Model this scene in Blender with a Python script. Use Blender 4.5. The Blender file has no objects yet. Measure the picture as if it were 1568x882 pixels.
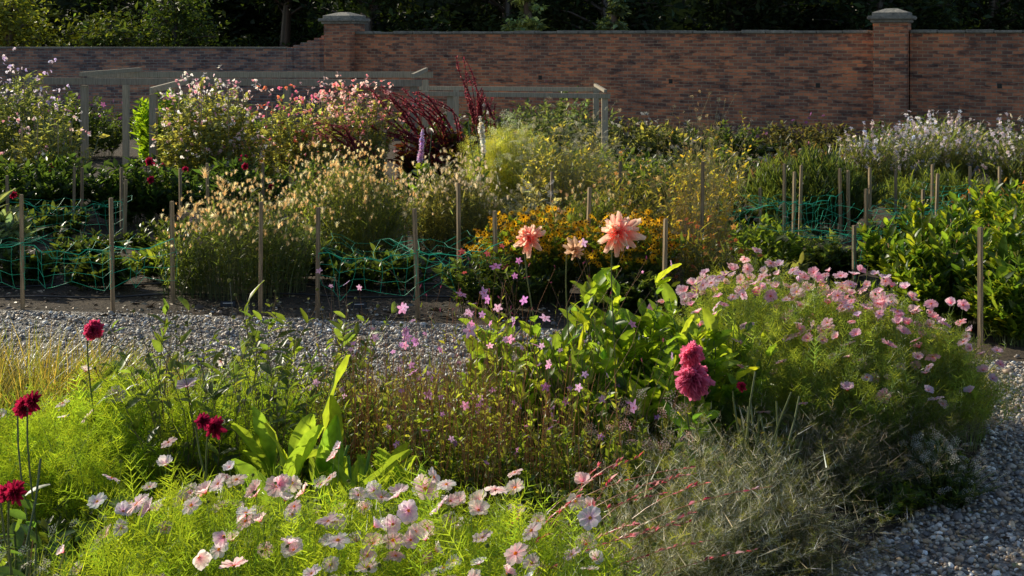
import bpy, bmesh, math, numpy as np
from mathutils import Vector
rng=np.random.default_rng(11)
scene=bpy.context.scene
PI=math.pi
# ------------------------------------------------------------------ world / sun / camera
S=Vector((-0.74,0.56,0.43)).normalized()
w=bpy.data.worlds.new("World"); scene.world=w; w.use_nodes=True
nt=w.node_tree; bg=nt.nodes["Background"]
sky=nt.nodes.new("ShaderNodeTexSky"); sky.sky_type='NISHITA'; sky.sun_disc=False
sky.sun_elevation=math.asin(S.z); sky.sun_rotation=math.atan2(S.x,S.y)%(2*PI)
nt.links.new(sky.outputs[0],bg.inputs[0]); bg.inputs[1].default_value=0.11
sl=bpy.data.lights.new("sun","SUN"); sl.energy=5.0; sl.angle=math.radians(.5); sl.color=(1,.91,.70)
so=bpy.data.objects.new("sun",sl); scene.collection.objects.link(so); so.rotation_euler=S.to_track_quat('Z','Y').to_euler()
cd=bpy.data.cameras.new("camera"); cam=bpy.data.objects.new("camera",cd); scene.collection.objects.link(cam)
cam.location=(0,0,2.6); cam.rotation_euler=(PI/2,0,0); cd.sensor_width=36; cd.lens=43.5; cd.shift_y=-0.243
cd.clip_start=.05; cd.clip_end=2000; scene.camera=cam
scene.view_settings.view_transform='Standard'; scene.view_settings.look='None'; scene.view_settings.exposure=0

# ------------------------------------------------------------------ materials
def newmat(name):
    m=bpy.data.materials.new(name); m.use_nodes=True; n=m.node_tree
    return m,n,n.nodes["Principled BSDF"],n.nodes["Material Output"]
def N(n,t,**k):
    x=n.nodes.new(t)
    for a,b in k.items(): setattr(x,a,b)
    return x
def mul(n,a,b,fac=1.,bt='MULTIPLY'):
    x=N(n,"ShaderNodeMix",data_type='RGBA',blend_type=bt); x.inputs[0].default_value=fac
    for i,s in ((6,a),(7,b)):
        if hasattr(s,'links'): n.links.new(s,x.inputs[i])
        else: x.inputs[i].default_value=(*s,1) if len(s)==3 else s
    return x.outputs[2]
def ramp(n,src,stops):
    r=N(n,"ShaderNodeValToRGB"); e=r.color_ramp.elements
    while len(e)<len(stops): e.new(.5)
    for i,(p,c) in enumerate(stops):
        e[i].position=p; e[i].color=(*c,1) if not isinstance(c,(int,float)) else (c,c,c,1)
    n.links.new(src,r.inputs[0]); return r.outputs[0]
def noise(n,vec,scale,detail=4,rough=.55):
    x=N(n,"ShaderNodeTexNoise"); x.inputs["Scale"].default_value=scale; x.inputs["Detail"].default_value=detail; x.inputs["Roughness"].default_value=rough
    if vec is not None: n.links.new(vec,x.inputs["Vector"])
    return x.outputs[0]
def bump(n,h,b,dist,strg=1.):
    x=N(n,"ShaderNodeBump"); x.inputs["Distance"].default_value=dist; x.inputs["Strength"].default_value=strg
    n.links.new(h,x.inputs["Height"]); n.links.new(x.outputs[0],b.inputs["Normal"])
def foliage(name,tr,tm,rough,spec,nsc=25,amp=.26,bm=1.0):
    m,n,b,o=newmat(name)
    a=N(n,"ShaderNodeAttribute",attribute_name="Col"); tc=N(n,"ShaderNodeTexCoord")
    f=ramp(n,noise(n,tc.outputs["Object"],nsc,2),[(.3,((1-amp)*bm,)*3),(.7,((1+amp*.7)*bm,)*3)])
    c=mul(n,a.outputs[0],f); n.links.new(c,b.inputs["Base Color"])
    b.inputs["Roughness"].default_value=rough; b.inputs["Specular IOR Level"].default_value=spec
    if tr<=0: return m
    t=N(n,"ShaderNodeBsdfTranslucent"); n.links.new(mul(n,c,tm),t.inputs[0])
    x=N(n,"ShaderNodeMixShader"); x.inputs[0].default_value=tr
    n.links.new(b.outputs[0],x.inputs[1]); n.links.new(t.outputs[0],x.inputs[2]); n.links.new(x.outputs[0],o.inputs[0])
    return m
M_LEAF=foliage("leaf",.58,(4.9,3.6,1.1),.36,.55,bm=1.1)
M_PETAL=foliage("petal",.6,(1.18,1.1,1.08),.6,.15,60,.06,1.12)
M_STEM=foliage("stem",.0,(1,1,1),.35,.6,bm=1.5)
M_TREE=foliage("tree_leaf",.25,(3.2,3.0,.9),.6,.2,.8,bm=1.15)
M_STONE=foliage("pebble",0.0,(1,1,1),.5,.5,60,bm=1.4)
PM=[M_LEAF,M_PETAL,M_STEM]
def wood(nm,c1,c2):
    m,n,b,o=newmat(nm); tc=N(n,"ShaderNodeTexCoord"); mp=N(n,"ShaderNodeMapping"); mp.inputs["Scale"].default_value=(60,60,4)
    n.links.new(tc.outputs["Object"],mp.inputs[0]); h=noise(n,mp.outputs[0],1.,5)
    oi=N(n,"ShaderNodeObjectInfo")
    c=ramp(n,h,[(.3,c1),(.7,c2)])
    v=ramp(n,oi.outputs["Random"],[(0,(.65,.62,.6)),(1,(1.2,1.1,.95))])
    n.links.new(mul(n,c,v),b.inputs["Base Color"]); b.inputs["Roughness"].default_value=.7; bump(n,h,b,.003); return m
M_WOOD=wood("weathered_wood",(.15,.11,.07),(.48,.38,.25)); M_WOOD2=wood("grey_timber",(.30,.27,.22),(.58,.54,.45))
def plain(name,c,r=.6):
    m,n,b,o=newmat(name); tc=N(n,"ShaderNodeTexCoord"); h=noise(n,tc.outputs["Object"],30)
    n.links.new(mul(n,c,ramp(n,h,[(.3,.7),(.7,1.2)])),b.inputs["Base Color"]); b.inputs["Roughness"].default_value=r; return m
M_NET=plain("green_net_plastic",(.02,.55,.32),.5); M_BLACK=plain("black_plastic",(.02,.02,.022),.4); M_LABEL=plain("label_print",(.5,.5,.5))
def soil(name,c1,c2,sc=14):
    m,n,b,o=newmat(name); tc=N(n,"ShaderNodeTexCoord"); p=tc.outputs["Object"]
    h=noise(n,p,sc,8,.7); g=noise(n,p,.7,3)
    c=mul(n,ramp(n,h,[(.3,c1),(.7,c2)]),ramp(n,g,[(.3,.65),(.7,1.2)]))
    n.links.new(c,b.inputs["Base Color"]); b.inputs["Roughness"].default_value=.95; bump(n,h,b,.05,1); return m
M_SOIL=soil("garden_soil",(.03,.02,.013),(.13,.095,.062))
M_GROUND=soil("ground_soil",(.03,.03,.014),(.09,.08,.04),6)
def gravel():
    m,n,b,o=newmat("gravel"); tc=N(n,"ShaderNodeTexCoord"); p=tc.outputs["Object"]
    v=N(n,"ShaderNodeTexVoronoi"); v.inputs["Scale"].default_value=42; n.links.new(p,v.inputs["Vector"])
    sp=N(n,"ShaderNodeSeparateColor"); n.links.new(v.outputs["Color"],sp.inputs[0])
    c=ramp(n,sp.outputs[0],[(0,(.16,.15,.14)),(.35,(.32,.29,.26)),(.7,(.42,.36,.29)),(1,(.6,.58,.54))])
    d=ramp(n,v.outputs["Distance"],[(0,1.0),(.75,.35)])
    c=mul(n,c,ramp(n,noise(n,p,1.3,3),[(.3,.75),(.7,1.1)])); c=mul(n,c,d,.6)
    n.links.new(c,b.inputs["Base Color"]); b.inputs["Roughness"].default_value=.8; bump(n,d,b,.02); return m
M_GRAVEL=gravel()
def brick(name,tint):
    m,n,b,o=newmat(name); tc=N(n,"ShaderNodeTexCoord"); sp=N(n,"ShaderNodeSeparateXYZ"); n.links.new(tc.outputs["Object"],sp.inputs[0])
    ad=N(n,"ShaderNodeMath",operation='ADD'); n.links.new(sp.outputs[0],ad.inputs[0]); n.links.new(sp.outputs[1],ad.inputs[1])
    cb=N(n,"ShaderNodeCombineXYZ"); n.links.new(ad.outputs[0],cb.inputs[0]); n.links.new(sp.outputs[2],cb.inputs[1])
    k=N(n,"ShaderNodeTexBrick"); n.links.new(cb.outputs[0],k.inputs["Vector"]); k.inputs["Scale"].default_value=1
    k.inputs["Brick Width"].default_value=.225; k.inputs["Row Height"].default_value=.078; k.inputs["Mortar Size"].default_value=.009; k.inputs["Mortar Smooth"].default_value=.3; k.inputs["Bias"].default_value=-.1
    k.inputs["Color1"].default_value=(.54,.22,.13,1); k.inputs["Color2"].default_value=(.15,.085,.08,1); k.inputs["Mortar"].default_value=(.36,.30,.24,1)
    p=tc.outputs["Object"]
    st=ramp(n,noise(n,p,.45,8,.75),[(.36,(.48,.54,.62)),(.47,(.88,.9,.94)),(.56,(1.1,1.02,.95)),(.68,(1.4,1.28,1.08))])
    mp=N(n,"ShaderNodeMapping"); mp.inputs["Scale"].default_value=(3.2,3.2,12.8); n.links.new(p,mp.inputs[0])
    sp2=ramp(n,noise(n,mp.outputs[0],.6,3,.7),[(.38,(.45,.47,.54)),(.47,(1,1,1)),(.62,(1.25,1.15,1.05))])
    wz=ramp(n,sp.outputs[2],[(.0,(.5,.6,.58)),(.5,(.95,.97,.95)),(1,(1,1,1))])
    c=mul(n,mul(n,k.outputs[0],st),sp2); c=mul(n,mul(n,c,wz),tint); n.links.new(c,b.inputs["Base Color"]); b.inputs["Roughness"].default_value=.9
    iv=N(n,"ShaderNodeMath",operation='SUBTRACT'); iv.inputs[0].default_value=1; n.links.new(k.outputs["Fac"],iv.inputs[1])
    a2=N(n,"ShaderNodeMath",operation='ADD'); n.links.new(iv.outputs[0],a2.inputs[0]); n.links.new(noise(n,mp.outputs[0],1.5,4),a2.inputs[1])
    bump(n,a2.outputs[0],b,.012); return m
M_BRICK=brick("red_brick",(1.32,1.26,1.12)); M_BRICK2=brick("shaded_brick",(1.0,1.25,1.45))  # second brick: bluish tint paints the low wall's shade into its colour
M_COPE=soil("stone_coping",(.18,.175,.16),(.46,.43,.37),9)

# ------------------------------------------------------------------ mesh helpers
class Geo:
    def __init__(s): s.v=[];s.c=[];s.t=[];s.q=[];s.tm=[];s.qm=[];s.n=0
    def add(s,v,c,t,q,m):
        s.v.append(v); s.c.append(c)
        if t is not None and len(t): s.t.append(t+s.n); s.tm.append(np.full(len(t),m))
        if q is not None and len(q): s.q.append(q+s.n); s.qm.append(np.full(len(q),m))
        s.n+=len(v)
def finalize(g,name,mats=PM,smooth=False,parent=None):
    v=np.concatenate(g.v).astype(np.float32); c=np.concatenate(g.c)
    t=np.concatenate(g.t) if g.t else np.zeros((0,3),int); q=np.concatenate(g.q) if g.q else np.zeros((0,4),int)
    mi=np.concatenate((g.tm if g.t else [])+(g.qm if g.q else []))
    li=np.concatenate([t.ravel(),q.ravel()]); nf=len(t)+len(q)
    ls=np.concatenate([np.arange(len(t))*3,len(t)*3+np.arange(len(q))*4])
    me=bpy.data.meshes.new(name); me.vertices.add(len(v)); me.loops.add(len(li)); me.polygons.add(nf)
    me.vertices.foreach_set("co",v.ravel()); me.loops.foreach_set("vertex_index",li.astype(np.int32)); me.polygons.foreach_set("loop_start",ls.astype(np.int32))
    for m in mats: me.materials.append(m)
    me.polygons.foreach_set("material_index",mi.astype(np.int32))
    if smooth: me.polygons.foreach_set("use_smooth",np.ones(nf,bool))
    me.update(calc_edges=True)
    a=me.attributes.new("Col",'FLOAT_COLOR','POINT'); a.data.foreach_set("color",np.concatenate([np.clip(c,0,1),np.ones((len(c),1))],1).astype(np.float32).ravel())
    o=bpy.data.objects.new(name,me); scene.collection.objects.link(o)
    if parent: o.parent=parent
    return o
def nz(v): return v/np.maximum(np.linalg.norm(v,axis=-1,keepdims=True),1e-9)
def rv(n): return nz(rng.normal(size=(n,3)))
def frame(d,jit=.5):
    Y=nz(d); ref=np.array([0,0,1.])+rng.normal(size=d.shape)*jit
    X=nz(np.cross(Y,ref)); Z=np.cross(X,Y); return np.stack([X,Y,Z],-1)
def frameZ(d):
    Z=nz(d); X=nz(np.cross(Z,rv(len(d)))); Y=np.cross(Z,X); return np.stack([X,Y,Z],-1)
def stamp(g,tpl,pos,R,sc,tint,m=0):
    tv,tc,tt,tq=tpl; n=len(pos); V=len(tv); sc=np.asarray(sc,float)
    if sc.ndim==0: sc=np.full(n,sc)
    if sc.ndim==1: sc=np.repeat(sc[:,None],3,1)
    v=np.einsum('nij,nvj->nvi',R,tv[None]*sc[:,None,:])+pos[:,None]
    c=tc[None]*tint[:,None]; off=(np.arange(n)*V)[:,None,None]
    g.add(v.reshape(-1,3),c.reshape(-1,3),(tt[None]+off).reshape(-1,3) if len(tt) else None,(tq[None]+off).reshape(-1,4) if len(tq) else None,m)
def tubes(g,P,r,col,m=2,sides=3):
    n,K,_=P.shape; T=np.gradient(P,axis=1); T=nz(T); ref=np.array([.31,.17,.2])
    X=nz(np.cross(T,ref)); Y=np.cross(T,X); r=np.broadcast_to(np.asarray(r,float),(n,K))
    a=np.arange(sides)*2*PI/sides
    v=P[:,:,None]+r[:,:,None,None]*(np.cos(a)[None,None,:,None]*X[:,:,None]+np.sin(a)[None,None,:,None]*Y[:,:,None])
    i=np.arange(K-1)[:,None]*sides; j=np.arange(sides)[None]; j2=(j+1)%sides
    q=np.stack([i+j,i+j2,i+sides+j2,i+sides+j],-1).reshape(-1,4)
    q=(q[None]+(np.arange(n)*K*sides)[:,None,None]).reshape(-1,4)
    col=np.asarray(col,float); 
    if col.ndim==1: col=np.repeat(col[None],n,0)
    g.add(v.reshape(-1,3),np.repeat(col,K*sides,0),None,q,m)
Z0t=np.zeros((0,3),int); Z0q=np.zeros((0,4),int)
def grid(rows,cols,wf,zf,cf=None,yf=None):
    v=[];c=[]
    for i in range(rows):
        t=i/(rows-1)
        for j in range(cols):
            u=(j/(cols-1)*2-1); y=t+(yf(t,u) if yf else 0)
            v.append((u*wf(t),y,zf(t,u))); c.append(cf(t,u) if cf else (1,1,1))
    q=[(i*cols+j,i*cols+j+1,(i+1)*cols+j+1,(i+1)*cols+j) for i in range(rows-1) for j in range(cols-1)]
    return np.array(v,float),np.array(c,float),Z0t,np.array(q)
def merge(L):
    v=[];c=[];t=[];q=[];n=0
    for a,b,d,e in L:
        v.append(a);c.append(b);t.append(d+n);q.append(e+n);n+=len(a)
    return np.concatenate(v),np.concatenate(c),np.concatenate(t).astype(int),np.concatenate(q).astype(int)
def xf(tp,az,el,off=0,s=1,dz=0,cm=1):
    v=tp[0]*s; v=v+np.array([0,off,0])
    ce,se=math.cos(el),math.sin(el); v=np.stack([v[:,0],v[:,1]*ce-v[:,2]*se,v[:,1]*se+v[:,2]*ce],1)
    ca,sa=math.cos(az),math.sin(az); v=np.stack([v[:,0]*ca-v[:,1]*sa,v[:,0]*sa+v[:,1]*ca,v[:,2]+dz],1)
    return v,tp[1]*np.asarray(cm,float),tp[2],tp[3]
leaf_lo=(np.array([(0,0,0),(.22,.42,.06),(0,1,-.1),(-.22,.42,.06)],float),np.array([(.8,.8,.8),(1,1,1),(1.1,1.1,1.1),(1,1,1)],float),np.array([(0,1,2),(0,2,3)]),Z0q)
leaf_hi=grid(6,3,lambda t:.02+.17*math.sin(PI*min(t*.97+.02,1))**.8,lambda t,u:-.28*t*t+.05*abs(u)+.02*math.sin(t*9+u*2),lambda t,u:(1.15,1.15,1.1) if u==0 else (1,1,1))
leaf_broad=grid(7,5,lambda t:.015+.21*math.sin(PI*min(t*.97+.02,1))**.7,lambda t,u:-.3*t*t+.07*abs(u)+.025*math.sin(t*13+u*3),lambda t,u:(1.25,1.2,1.1) if u==0 else (1,1,1))
leaf_nar=grid(4,2,lambda t:.055*(1-t)**.5+.004,lambda t,u:-.25*t*t)
blade=grid(6,2,lambda t:.012*(1-t)**.6+.0008,lambda t,u:-.45*t**2.2)
def ftpl():
    T=[]
    def th(a,b,wd=.011):
        a=np.array(a,float);b=np.array(b,float);d=b-a; s=nz(np.cross(d,[.2,.1,1]))*wd
        return np.array([a-s,a+s,b]),np.ones((3,3)),np.array([(0,1,2)]),Z0q
    T.append(th((0,0,0),(0,1,-.12)))
    for k in range(6):
        y=.2+.13*k; l=.42*(1-.1*k)
        for s in(-1,1):
            T.append(th((0,y,-.1*y*y),(s*l*.7,y+l*.7,.12*math.sin(k*2.1+s)),.009))
            if k%2==0: T.append(th((s*l*.3,y+l*.3,0),(s*l*.75,y+l*.28,.1*math.cos(k*1.7)),.008))
    return merge(T)
feather=ftpl()
def fuzz(n=22,L=1.,W=.32):
    T=[]
    for k in range(n):
        y=(k+.5)/n; a=k*2.4; o=np.array([math.cos(a),.9,math.sin(a)])*W*math.sin(PI*(.15+.8*y))**.6
        p=np.array([0,y*L,0]); s=np.cross(nz(o),[0,1,0])*.07
        T.append((np.array([p-s,p+s,p+o]),np.ones((3,3)),np.array([(0,1,2)]),Z0q))
    return merge(T)
fuzzhead=fuzz(); fuzzround=fuzz(22,.6,.5)
threadlet=(np.array([(-.02,0,0),(.02,0,0),(0,1,0)],float),np.ones((3,3)),np.array([(0,1,2)]),Z0q)
def ball(col,r,h,n=8,rings=4,dz=0):
    v=[];q=[]
    for i in range(rings+1):
        p=i/rings*PI*.5
        for j in range(n): v.append((math.cos(j*2*PI/n)*r*math.cos(p),math.sin(j*2*PI/n)*r*math.cos(p),dz+h*math.sin(p)))
    q=[(i*n+j,i*n+(j+1)%n,(i+1)*n+(j+1)%n,(i+1)*n+j) for i in range(rings) for j in range(n)]
    return np.array(v),np.tile(np.array(col,float),(len(v),1)),Z0t,np.array(q)
def cosmos_t(el):
    L=[]
    p=grid(5,5,lambda t:.05+.34*math.sin(min(t*1.15,1)*PI/2)**.9*(1-.18*max(0,t-.75)*4),lambda t,u:.03*math.cos(u*PI*2)*t-.22*t*t+.10*u*u*t,
        lambda t,u:((1. if abs(u)!=.5 else .93),(.68+.32*min(1,t*1.6))*(1 if abs(u)!=.5 else .93),.82+.18*t),lambda t,u:(-.16*u*u+.05*math.cos(u*PI*2))*t*t)
    for k in range(8): L.append(xf(p,k*PI/4+(.05 if k%2 else 0),el+(.08 if k%2 else -.05)+.05*math.sin(k*2.3),.08,1-.06*(k%3),0,(1-.05*(k%3),)*3))
    L.append(ball((.80,.45,.05),.17,.14,8,3,.02)); 
    L.append(ball((.12,.22,.05),.1,-.14,6,2,-.0))
    return merge(L)
cosm=[cosmos_t(.12),cosmos_t(.35),cosmos_t(.6),cosmos_t(.9)]
def dahlia_t(n,wd,tipc,basec,e0=-.35,cup=.25,len0=1.,lenk=.5,back=0):
    L=[]
    p=grid(5,3,lambda t:wd*(math.sin(PI*min(.1+t*.82,1))**.7)+.01,lambda t,u:cup*(abs(u)**2)*.4*(1-t*.3)-back*t*t,
        lambda t,u:tuple(np.array(basec)*(1-t)+np.array(tipc)*t))
    r=np.random.default_rng(5)
    for k in range(n):
        f=k/n; L.append(xf(p,k*2.39996,e0+(1.5-e0)*f**1.15+r.normal()*.1,.02,(1-lenk*f)*(1+r.normal()*.09)*len0,.25*f,(1+r.normal()*.15,)*3))
    return merge(L)
dah_pom=dahlia_t(150,.17,(.66,.07,.19),(.25,.01,.06),-.9,.9,.9,.35)
dah_pnk=dahlia_t(150,.17,(.82,.24,.40),(.40,.03,.14),-.9,.9,.9,.35)
dah_pea=dahlia_t(54,.16,(1.,.74,.60),(.90,.26,.24),-.75,.8,1.1,.5,-.25)
dah_dark=dahlia_t(46,.22,(.46,.02,.08),(.15,.0,.02),-.5,.6,1.,.45,-.1)
def floret_t(n,wd,cc,cr,el=.2,ch=.15):
    L=[]
    p=grid(3,3,lambda t:wd*math.sin(PI*min(.1+t*.75,1)),lambda t,u:-.15*t*t+.05*u*u)
    for k in range(n): L.append(xf(p,k*2*PI/n,el,.08))
    L.append(ball(cc,cr,ch,6,2,.02)); return merge(L)
floret5=floret_t(5,.33,(.9,.6,.3),.13); daisy=floret_t(9,.17,(.06,.02,.01),.3,-.2,.3)
pea=merge([xf(floret_t(2,.5,(1,1,1),.08),0,.9,0,.6),xf(grid(4,5,lambda t:.2+.45*math.sin(PI*min(1,.1+t*.8)),lambda t,u:.15*u*u),0,1.2,0,.9)])
def umbel_t():
    L=[]; q=merge([xf(leaf_lo,k*2*PI/4,.1) for k in range(4)])
    for k in range(22):
        a=k*2.4; rr=math.sqrt(k/22)
        t=xf(q,a*3,.1,0,.17); v=t[0]+np.array([math.cos(a)*rr,math.sin(a)*rr,.25*(1-rr*rr)]); L.append((v,)+t[1:])
    return merge(L)
umbel=umbel_t()

def mkstems(n,c,rad,h,K=7,hv=.25,base=.6,dome=.4,sway=.03,lean=(0,0)):
    a=rng.uniform(0,2*PI,n); r=np.sqrt(rng.uniform(0,1,n)); rad=rad if hasattr(rad,'__len__') else (rad,rad)
    dx=np.cos(a)*r*rad[0]; dy=np.sin(a)*r*rad[1]
    b=np.stack([c[0]+dx*base,c[1]+dy*base,np.zeros(n)],1)
    tz=h*(1-dome*r*r)*(1-hv*rng.uniform(0,1,n))*(1+.09*np.sin(a*3+c[0]*9)*r)
    tp=np.stack([c[0]+dx+lean[0]*tz+rng.normal(size=n)*sway*2,c[1]+dy+lean[1]*tz+rng.normal(size=n)*sway*2,tz],1)
    t=np.linspace(0,1,K)[None,:,None]; d=(tp-b)[:,None]
    P=b[:,None]+np.concatenate([d[:,:,:2]*t**1.5,d[:,:,2:]*(t**.92)],-1)
    ph=rng.uniform(0,6,(n,1,2)); P[:,:,:2]+=sway*np.sin(t*5+ph)*t*tz[:,None,None]
    return P
def sampleP(P,n,t0,t1,pw=1.):
    K=P.shape[1]; i=rng.integers(0,len(P),n); t=(t0+(t1-t0)*rng.uniform(0,1,n)**pw)*(K-1); k=np.minimum(t.astype(int),K-2); f=(t-k)[:,None]
    return P[i,k]*(1-f)+P[i,k+1]*f, nz(P[i,k+1]-P[i,k])
def tints(n,col,var=.18,hue=.08):
    col=np.asarray(col,float)
    if col.ndim==2: col=col[rng.integers(0,len(col),n)]
    else: col=np.repeat(col[None],n,0)
    b=np.exp(rng.normal(size=(n,1))*var); h=rng.normal(size=(n,1))*hue
    return col*b*np.concatenate([1+h*1.5,1+h*.4,1-h],1)
def leaves(g,P,n,t0,t1,tpl,size,col,along=.5,out=.8,up=.2,jit=.4,var=.2,m=0,sv=.3,hue=.08,pw=1.):
    p,T=sampleP(P,n,t0,t1,pw); r=rv(n); r[:,2]*=.4
    d=T*along+nz(r)*out+np.array([0,0,up]); stamp(g,tpl,p,frame(d,jit),size*np.exp(rng.normal(size=n)*sv),tints(n,col,var,hue),m)
def heads(g,pos,tpl,size,col,face=(0,-.3,.8),rnd=.5,var=.08,m=1,sv=.12,hue=.04,axisY=False):
    n=len(pos); d=np.array(face,float)+rng.normal(size=(n,3))*rnd
    stamp(g,tpl,pos,frame(d) if axisY else frameZ(d),size*np.exp(rng.normal(size=n)*sv),tints(n,col,var,hue),m)
def herb(name,c,rad,h,ns=80,nl=3000,leaf=leaf_lo,ls=.07,lc=(.06,.12,.025),sc=(.07,.10,.03),sr=.004,t0=.15,t1=1.,dome=.4,hv=.25,base=.6,sway=.03,fl=(),fin=True,lean=(0,0),g=None,**kw):
    g=g or Geo(); P=mkstems(ns,c,rad,h,dome=dome,hv=hv,base=base,sway=sway,lean=lean)
    tubes(g,P,np.linspace(sr,sr*.5,7),tints(ns,sc,.15)); leaves(g,P,nl,t0,t1,leaf,ls,lc,**kw)
    for f in fl:
        f=dict(f); k=f.get('kind','head'); Q=mkstems(f['n'],c,f.get('rad',rad),h+f.get('dh',.1),dome=f.get('dome',dome),hv=f.get('hv',hv),base=base,sway=sway,lean=lean)
        tubes(g,Q,np.linspace(f.get('sr',sr*.8),f.get('sr',sr*.8)*.5,7),tints(f['n'],f.get('sc',sc),.15))
        if k=='head':
            tp=f['tpl'] if isinstance(f['tpl'],list) else [f['tpl']]
            for i,t_ in enumerate(tp): 
                pp=Q[i::len(tp),-1]
                if len(pp): heads(g,pp,t_,f['s'],f['col'],f.get('face',(0,-.3,.8)),f.get('rnd',.45),f.get('var',.08),axisY=f.get('ay',False),sv=f.get('sv',.15))
        else:
            leaves(g,Q,f['m'],f.get('t0',.75),1.,f['tpl'],f['s'],f['col'],along=.6,out=.8,up=.1,m=1)
    return finalize(g,name) if fin else g
G_BR=(.105,.185,.028); G_MD=(.065,.115,.028); G_DK=(.032,.060,.022)

# ------------------------------------------------------------------ ground, paths
def sheet(name,pts,z,mat,dome=0):
    me=bpy.data.meshes.new(name); me.from_pydata([(x,y,z) for x,y in pts],[],[tuple(range(len(pts)))]); me.materials.append(mat)
    o=bpy.data.objects.new(name,me); scene.collection.objects.link(o); return o
def smoothpoly(p,it=3):
    p=np.array(p,float)
    for _ in range(it):
        q=np.roll(p,-1,0); p=np.stack([p*.75+q*.25,p*.25+q*.75],1).reshape(-1,2)
    return p
sheet("ground",[(-600,-200),(600,-200),(600,900),(-600,900)],0,M_GROUND)
far_bed=[(-16,12.3),(-4.7,11.8),(-.9,11.3),(1.5,10.8),(3.3,10.05),(4.4,9.85),(7,9.9),(10,10),(40,12),(40,45),(-30,45)]
sheet("garden_bed",smoothpoly(far_bed,2),.004,M_SOIL)
sheet("gravel_path",[(-16,-3),(12,-3),(12,10.1),(7,9.95),(4.4,9.9),(3.3,10.1),(1.5,10.85),(-.9,11.35),(-4.7,11.85),(-16,12.35)],.008,M_GRAVEL)
isl=smoothpoly([(-9,8.9),(-4,9.0),(-2,9.05),(0,9.3),(1.5,9.7),(2.8,9.7),(3.35,9.2),(3.25,8.4),(2.85,7.6),(2.4,6.95),(1.8,6.3),(1.2,5.75),(.6,5.0),(.2,3.5),(-1,2),(-9,2)])
sheet("flower_bed",isl,.012,M_SOIL)
def inpoly(x,y,poly):
    r=np.zeros(len(x),bool); px,py=poly[:,0],poly[:,1]; qx,qy=np.roll(px,-1),np.roll(py,-1)
    for a,b,c,d in zip(px,py,qx,qy):
        if b==d: continue
        k=((b>y)!=(d>y))&(x<(c-a)*(y-b)/(d-b)+a); r^=k
    return r
ph=(1+5**.5)/2
ico=np.array([(-1,ph,0),(1,ph,0),(-1,-ph,0),(1,-ph,0),(0,-1,ph),(0,1,ph),(0,-1,-ph),(0,1,-ph),(ph,0,-1),(ph,0,1),(-ph,0,-1),(-ph,0,1)])/1.9
icf=np.array([(0,11,5),(0,5,1),(0,1,7),(0,7,10),(0,10,11),(1,5,9),(5,11,4),(11,10,2),(10,7,6),(7,1,8),(3,9,4),(3,4,2),(3,2,6),(3,6,8),(3,8,9),(4,9,5),(2,4,11),(6,2,10),(8,6,7),(9,8,1)])
fb=smoothpoly(far_bed,2)
def pebbles(g,x0,x1,y0,y1,n,s):
    x=rng.uniform(x0,x1,n); y=rng.uniform(y0,y1,n); k=~inpoly(x,y,isl); k2=~inpoly(x,y,fb)
    edge=rng.uniform(size=n)<.06; k=(k&k2)|edge; x=x[k];y=y[k];n=len(x)
    sc=s*np.exp(rng.normal(size=n)*.35)[:,None]*np.stack([rng.uniform(.8,1.4,n),rng.uniform(.7,1.1,n),rng.uniform(.4,.75,n)],1)
    v=ico*(1+np.random.default_rng(1).normal(size=(12,1))*.12)
    cols=np.array([(.33,.30,.26),(.24,.225,.21),(.46,.42,.36),(.14,.135,.14),(.42,.31,.20),(.6,.58,.55),(.3,.23,.18)])
    stamp(g,(v,np.ones((12,3)),icf,Z0q),np.stack([x,y,.008+sc[:,2]*.5+rng.uniform(0,.006,n)],1),frameZ(np.array([0,0,1.])+rng.normal(size=(n,3))*.35),sc,tints(n,cols,.2,.03))
g=Geo(); pebbles(g,1.0,5.2,5.6,10.1,26000,.0115); pebbles(g,-5.6,2.2,8.9,11.9,19000,.0125)
finalize(g,"gravel_stones",[M_STONE])
g=Geo(); n=9000; x=rng.uniform(-8,7,n); y=11.4+rng.uniform(0,1,n)**1.6*8
stamp(g,leaf_lo,np.stack([x,y,np.full(n,.012)],1),frame(nz(rng.normal(size=(n,3))*[1,1,.15]),.4),.05*np.exp(rng.normal(size=n)*.4),tints(n,[(.16,.11,.07),(.09,.06,.04),(.25,.2,.13)],.3))
n=5000; x=rng.uniform(-3,3.4,n); y=rng.uniform(5,9.7,n)
stamp(g,leaf_lo,np.stack([x,y,np.full(n,.02)],1),frame(nz(rng.normal(size=(n,3))*[1,1,.15]),.4),.035*np.exp(rng.normal(size=n)*.4),tints(n,[(.16,.11,.07),(.09,.06,.04),(.2,.2,.08)],.3))
n=260; x=rng.uniform(1.6,5,n); y=rng.uniform(5.8,10,n)
stamp(g,leaf_lo,np.stack([x,y,np.full(n,.03)],1),frame(nz(rng.normal(size=(n,3))*[1,1,.15]),.4),.03*np.exp(rng.normal(size=n)*.4),tints(n,[(.3,.2,.1),(.15,.16,.05),(.35,.25,.15)],.3))
finalize(g,"leaf_litter",[M_STONE])

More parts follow.
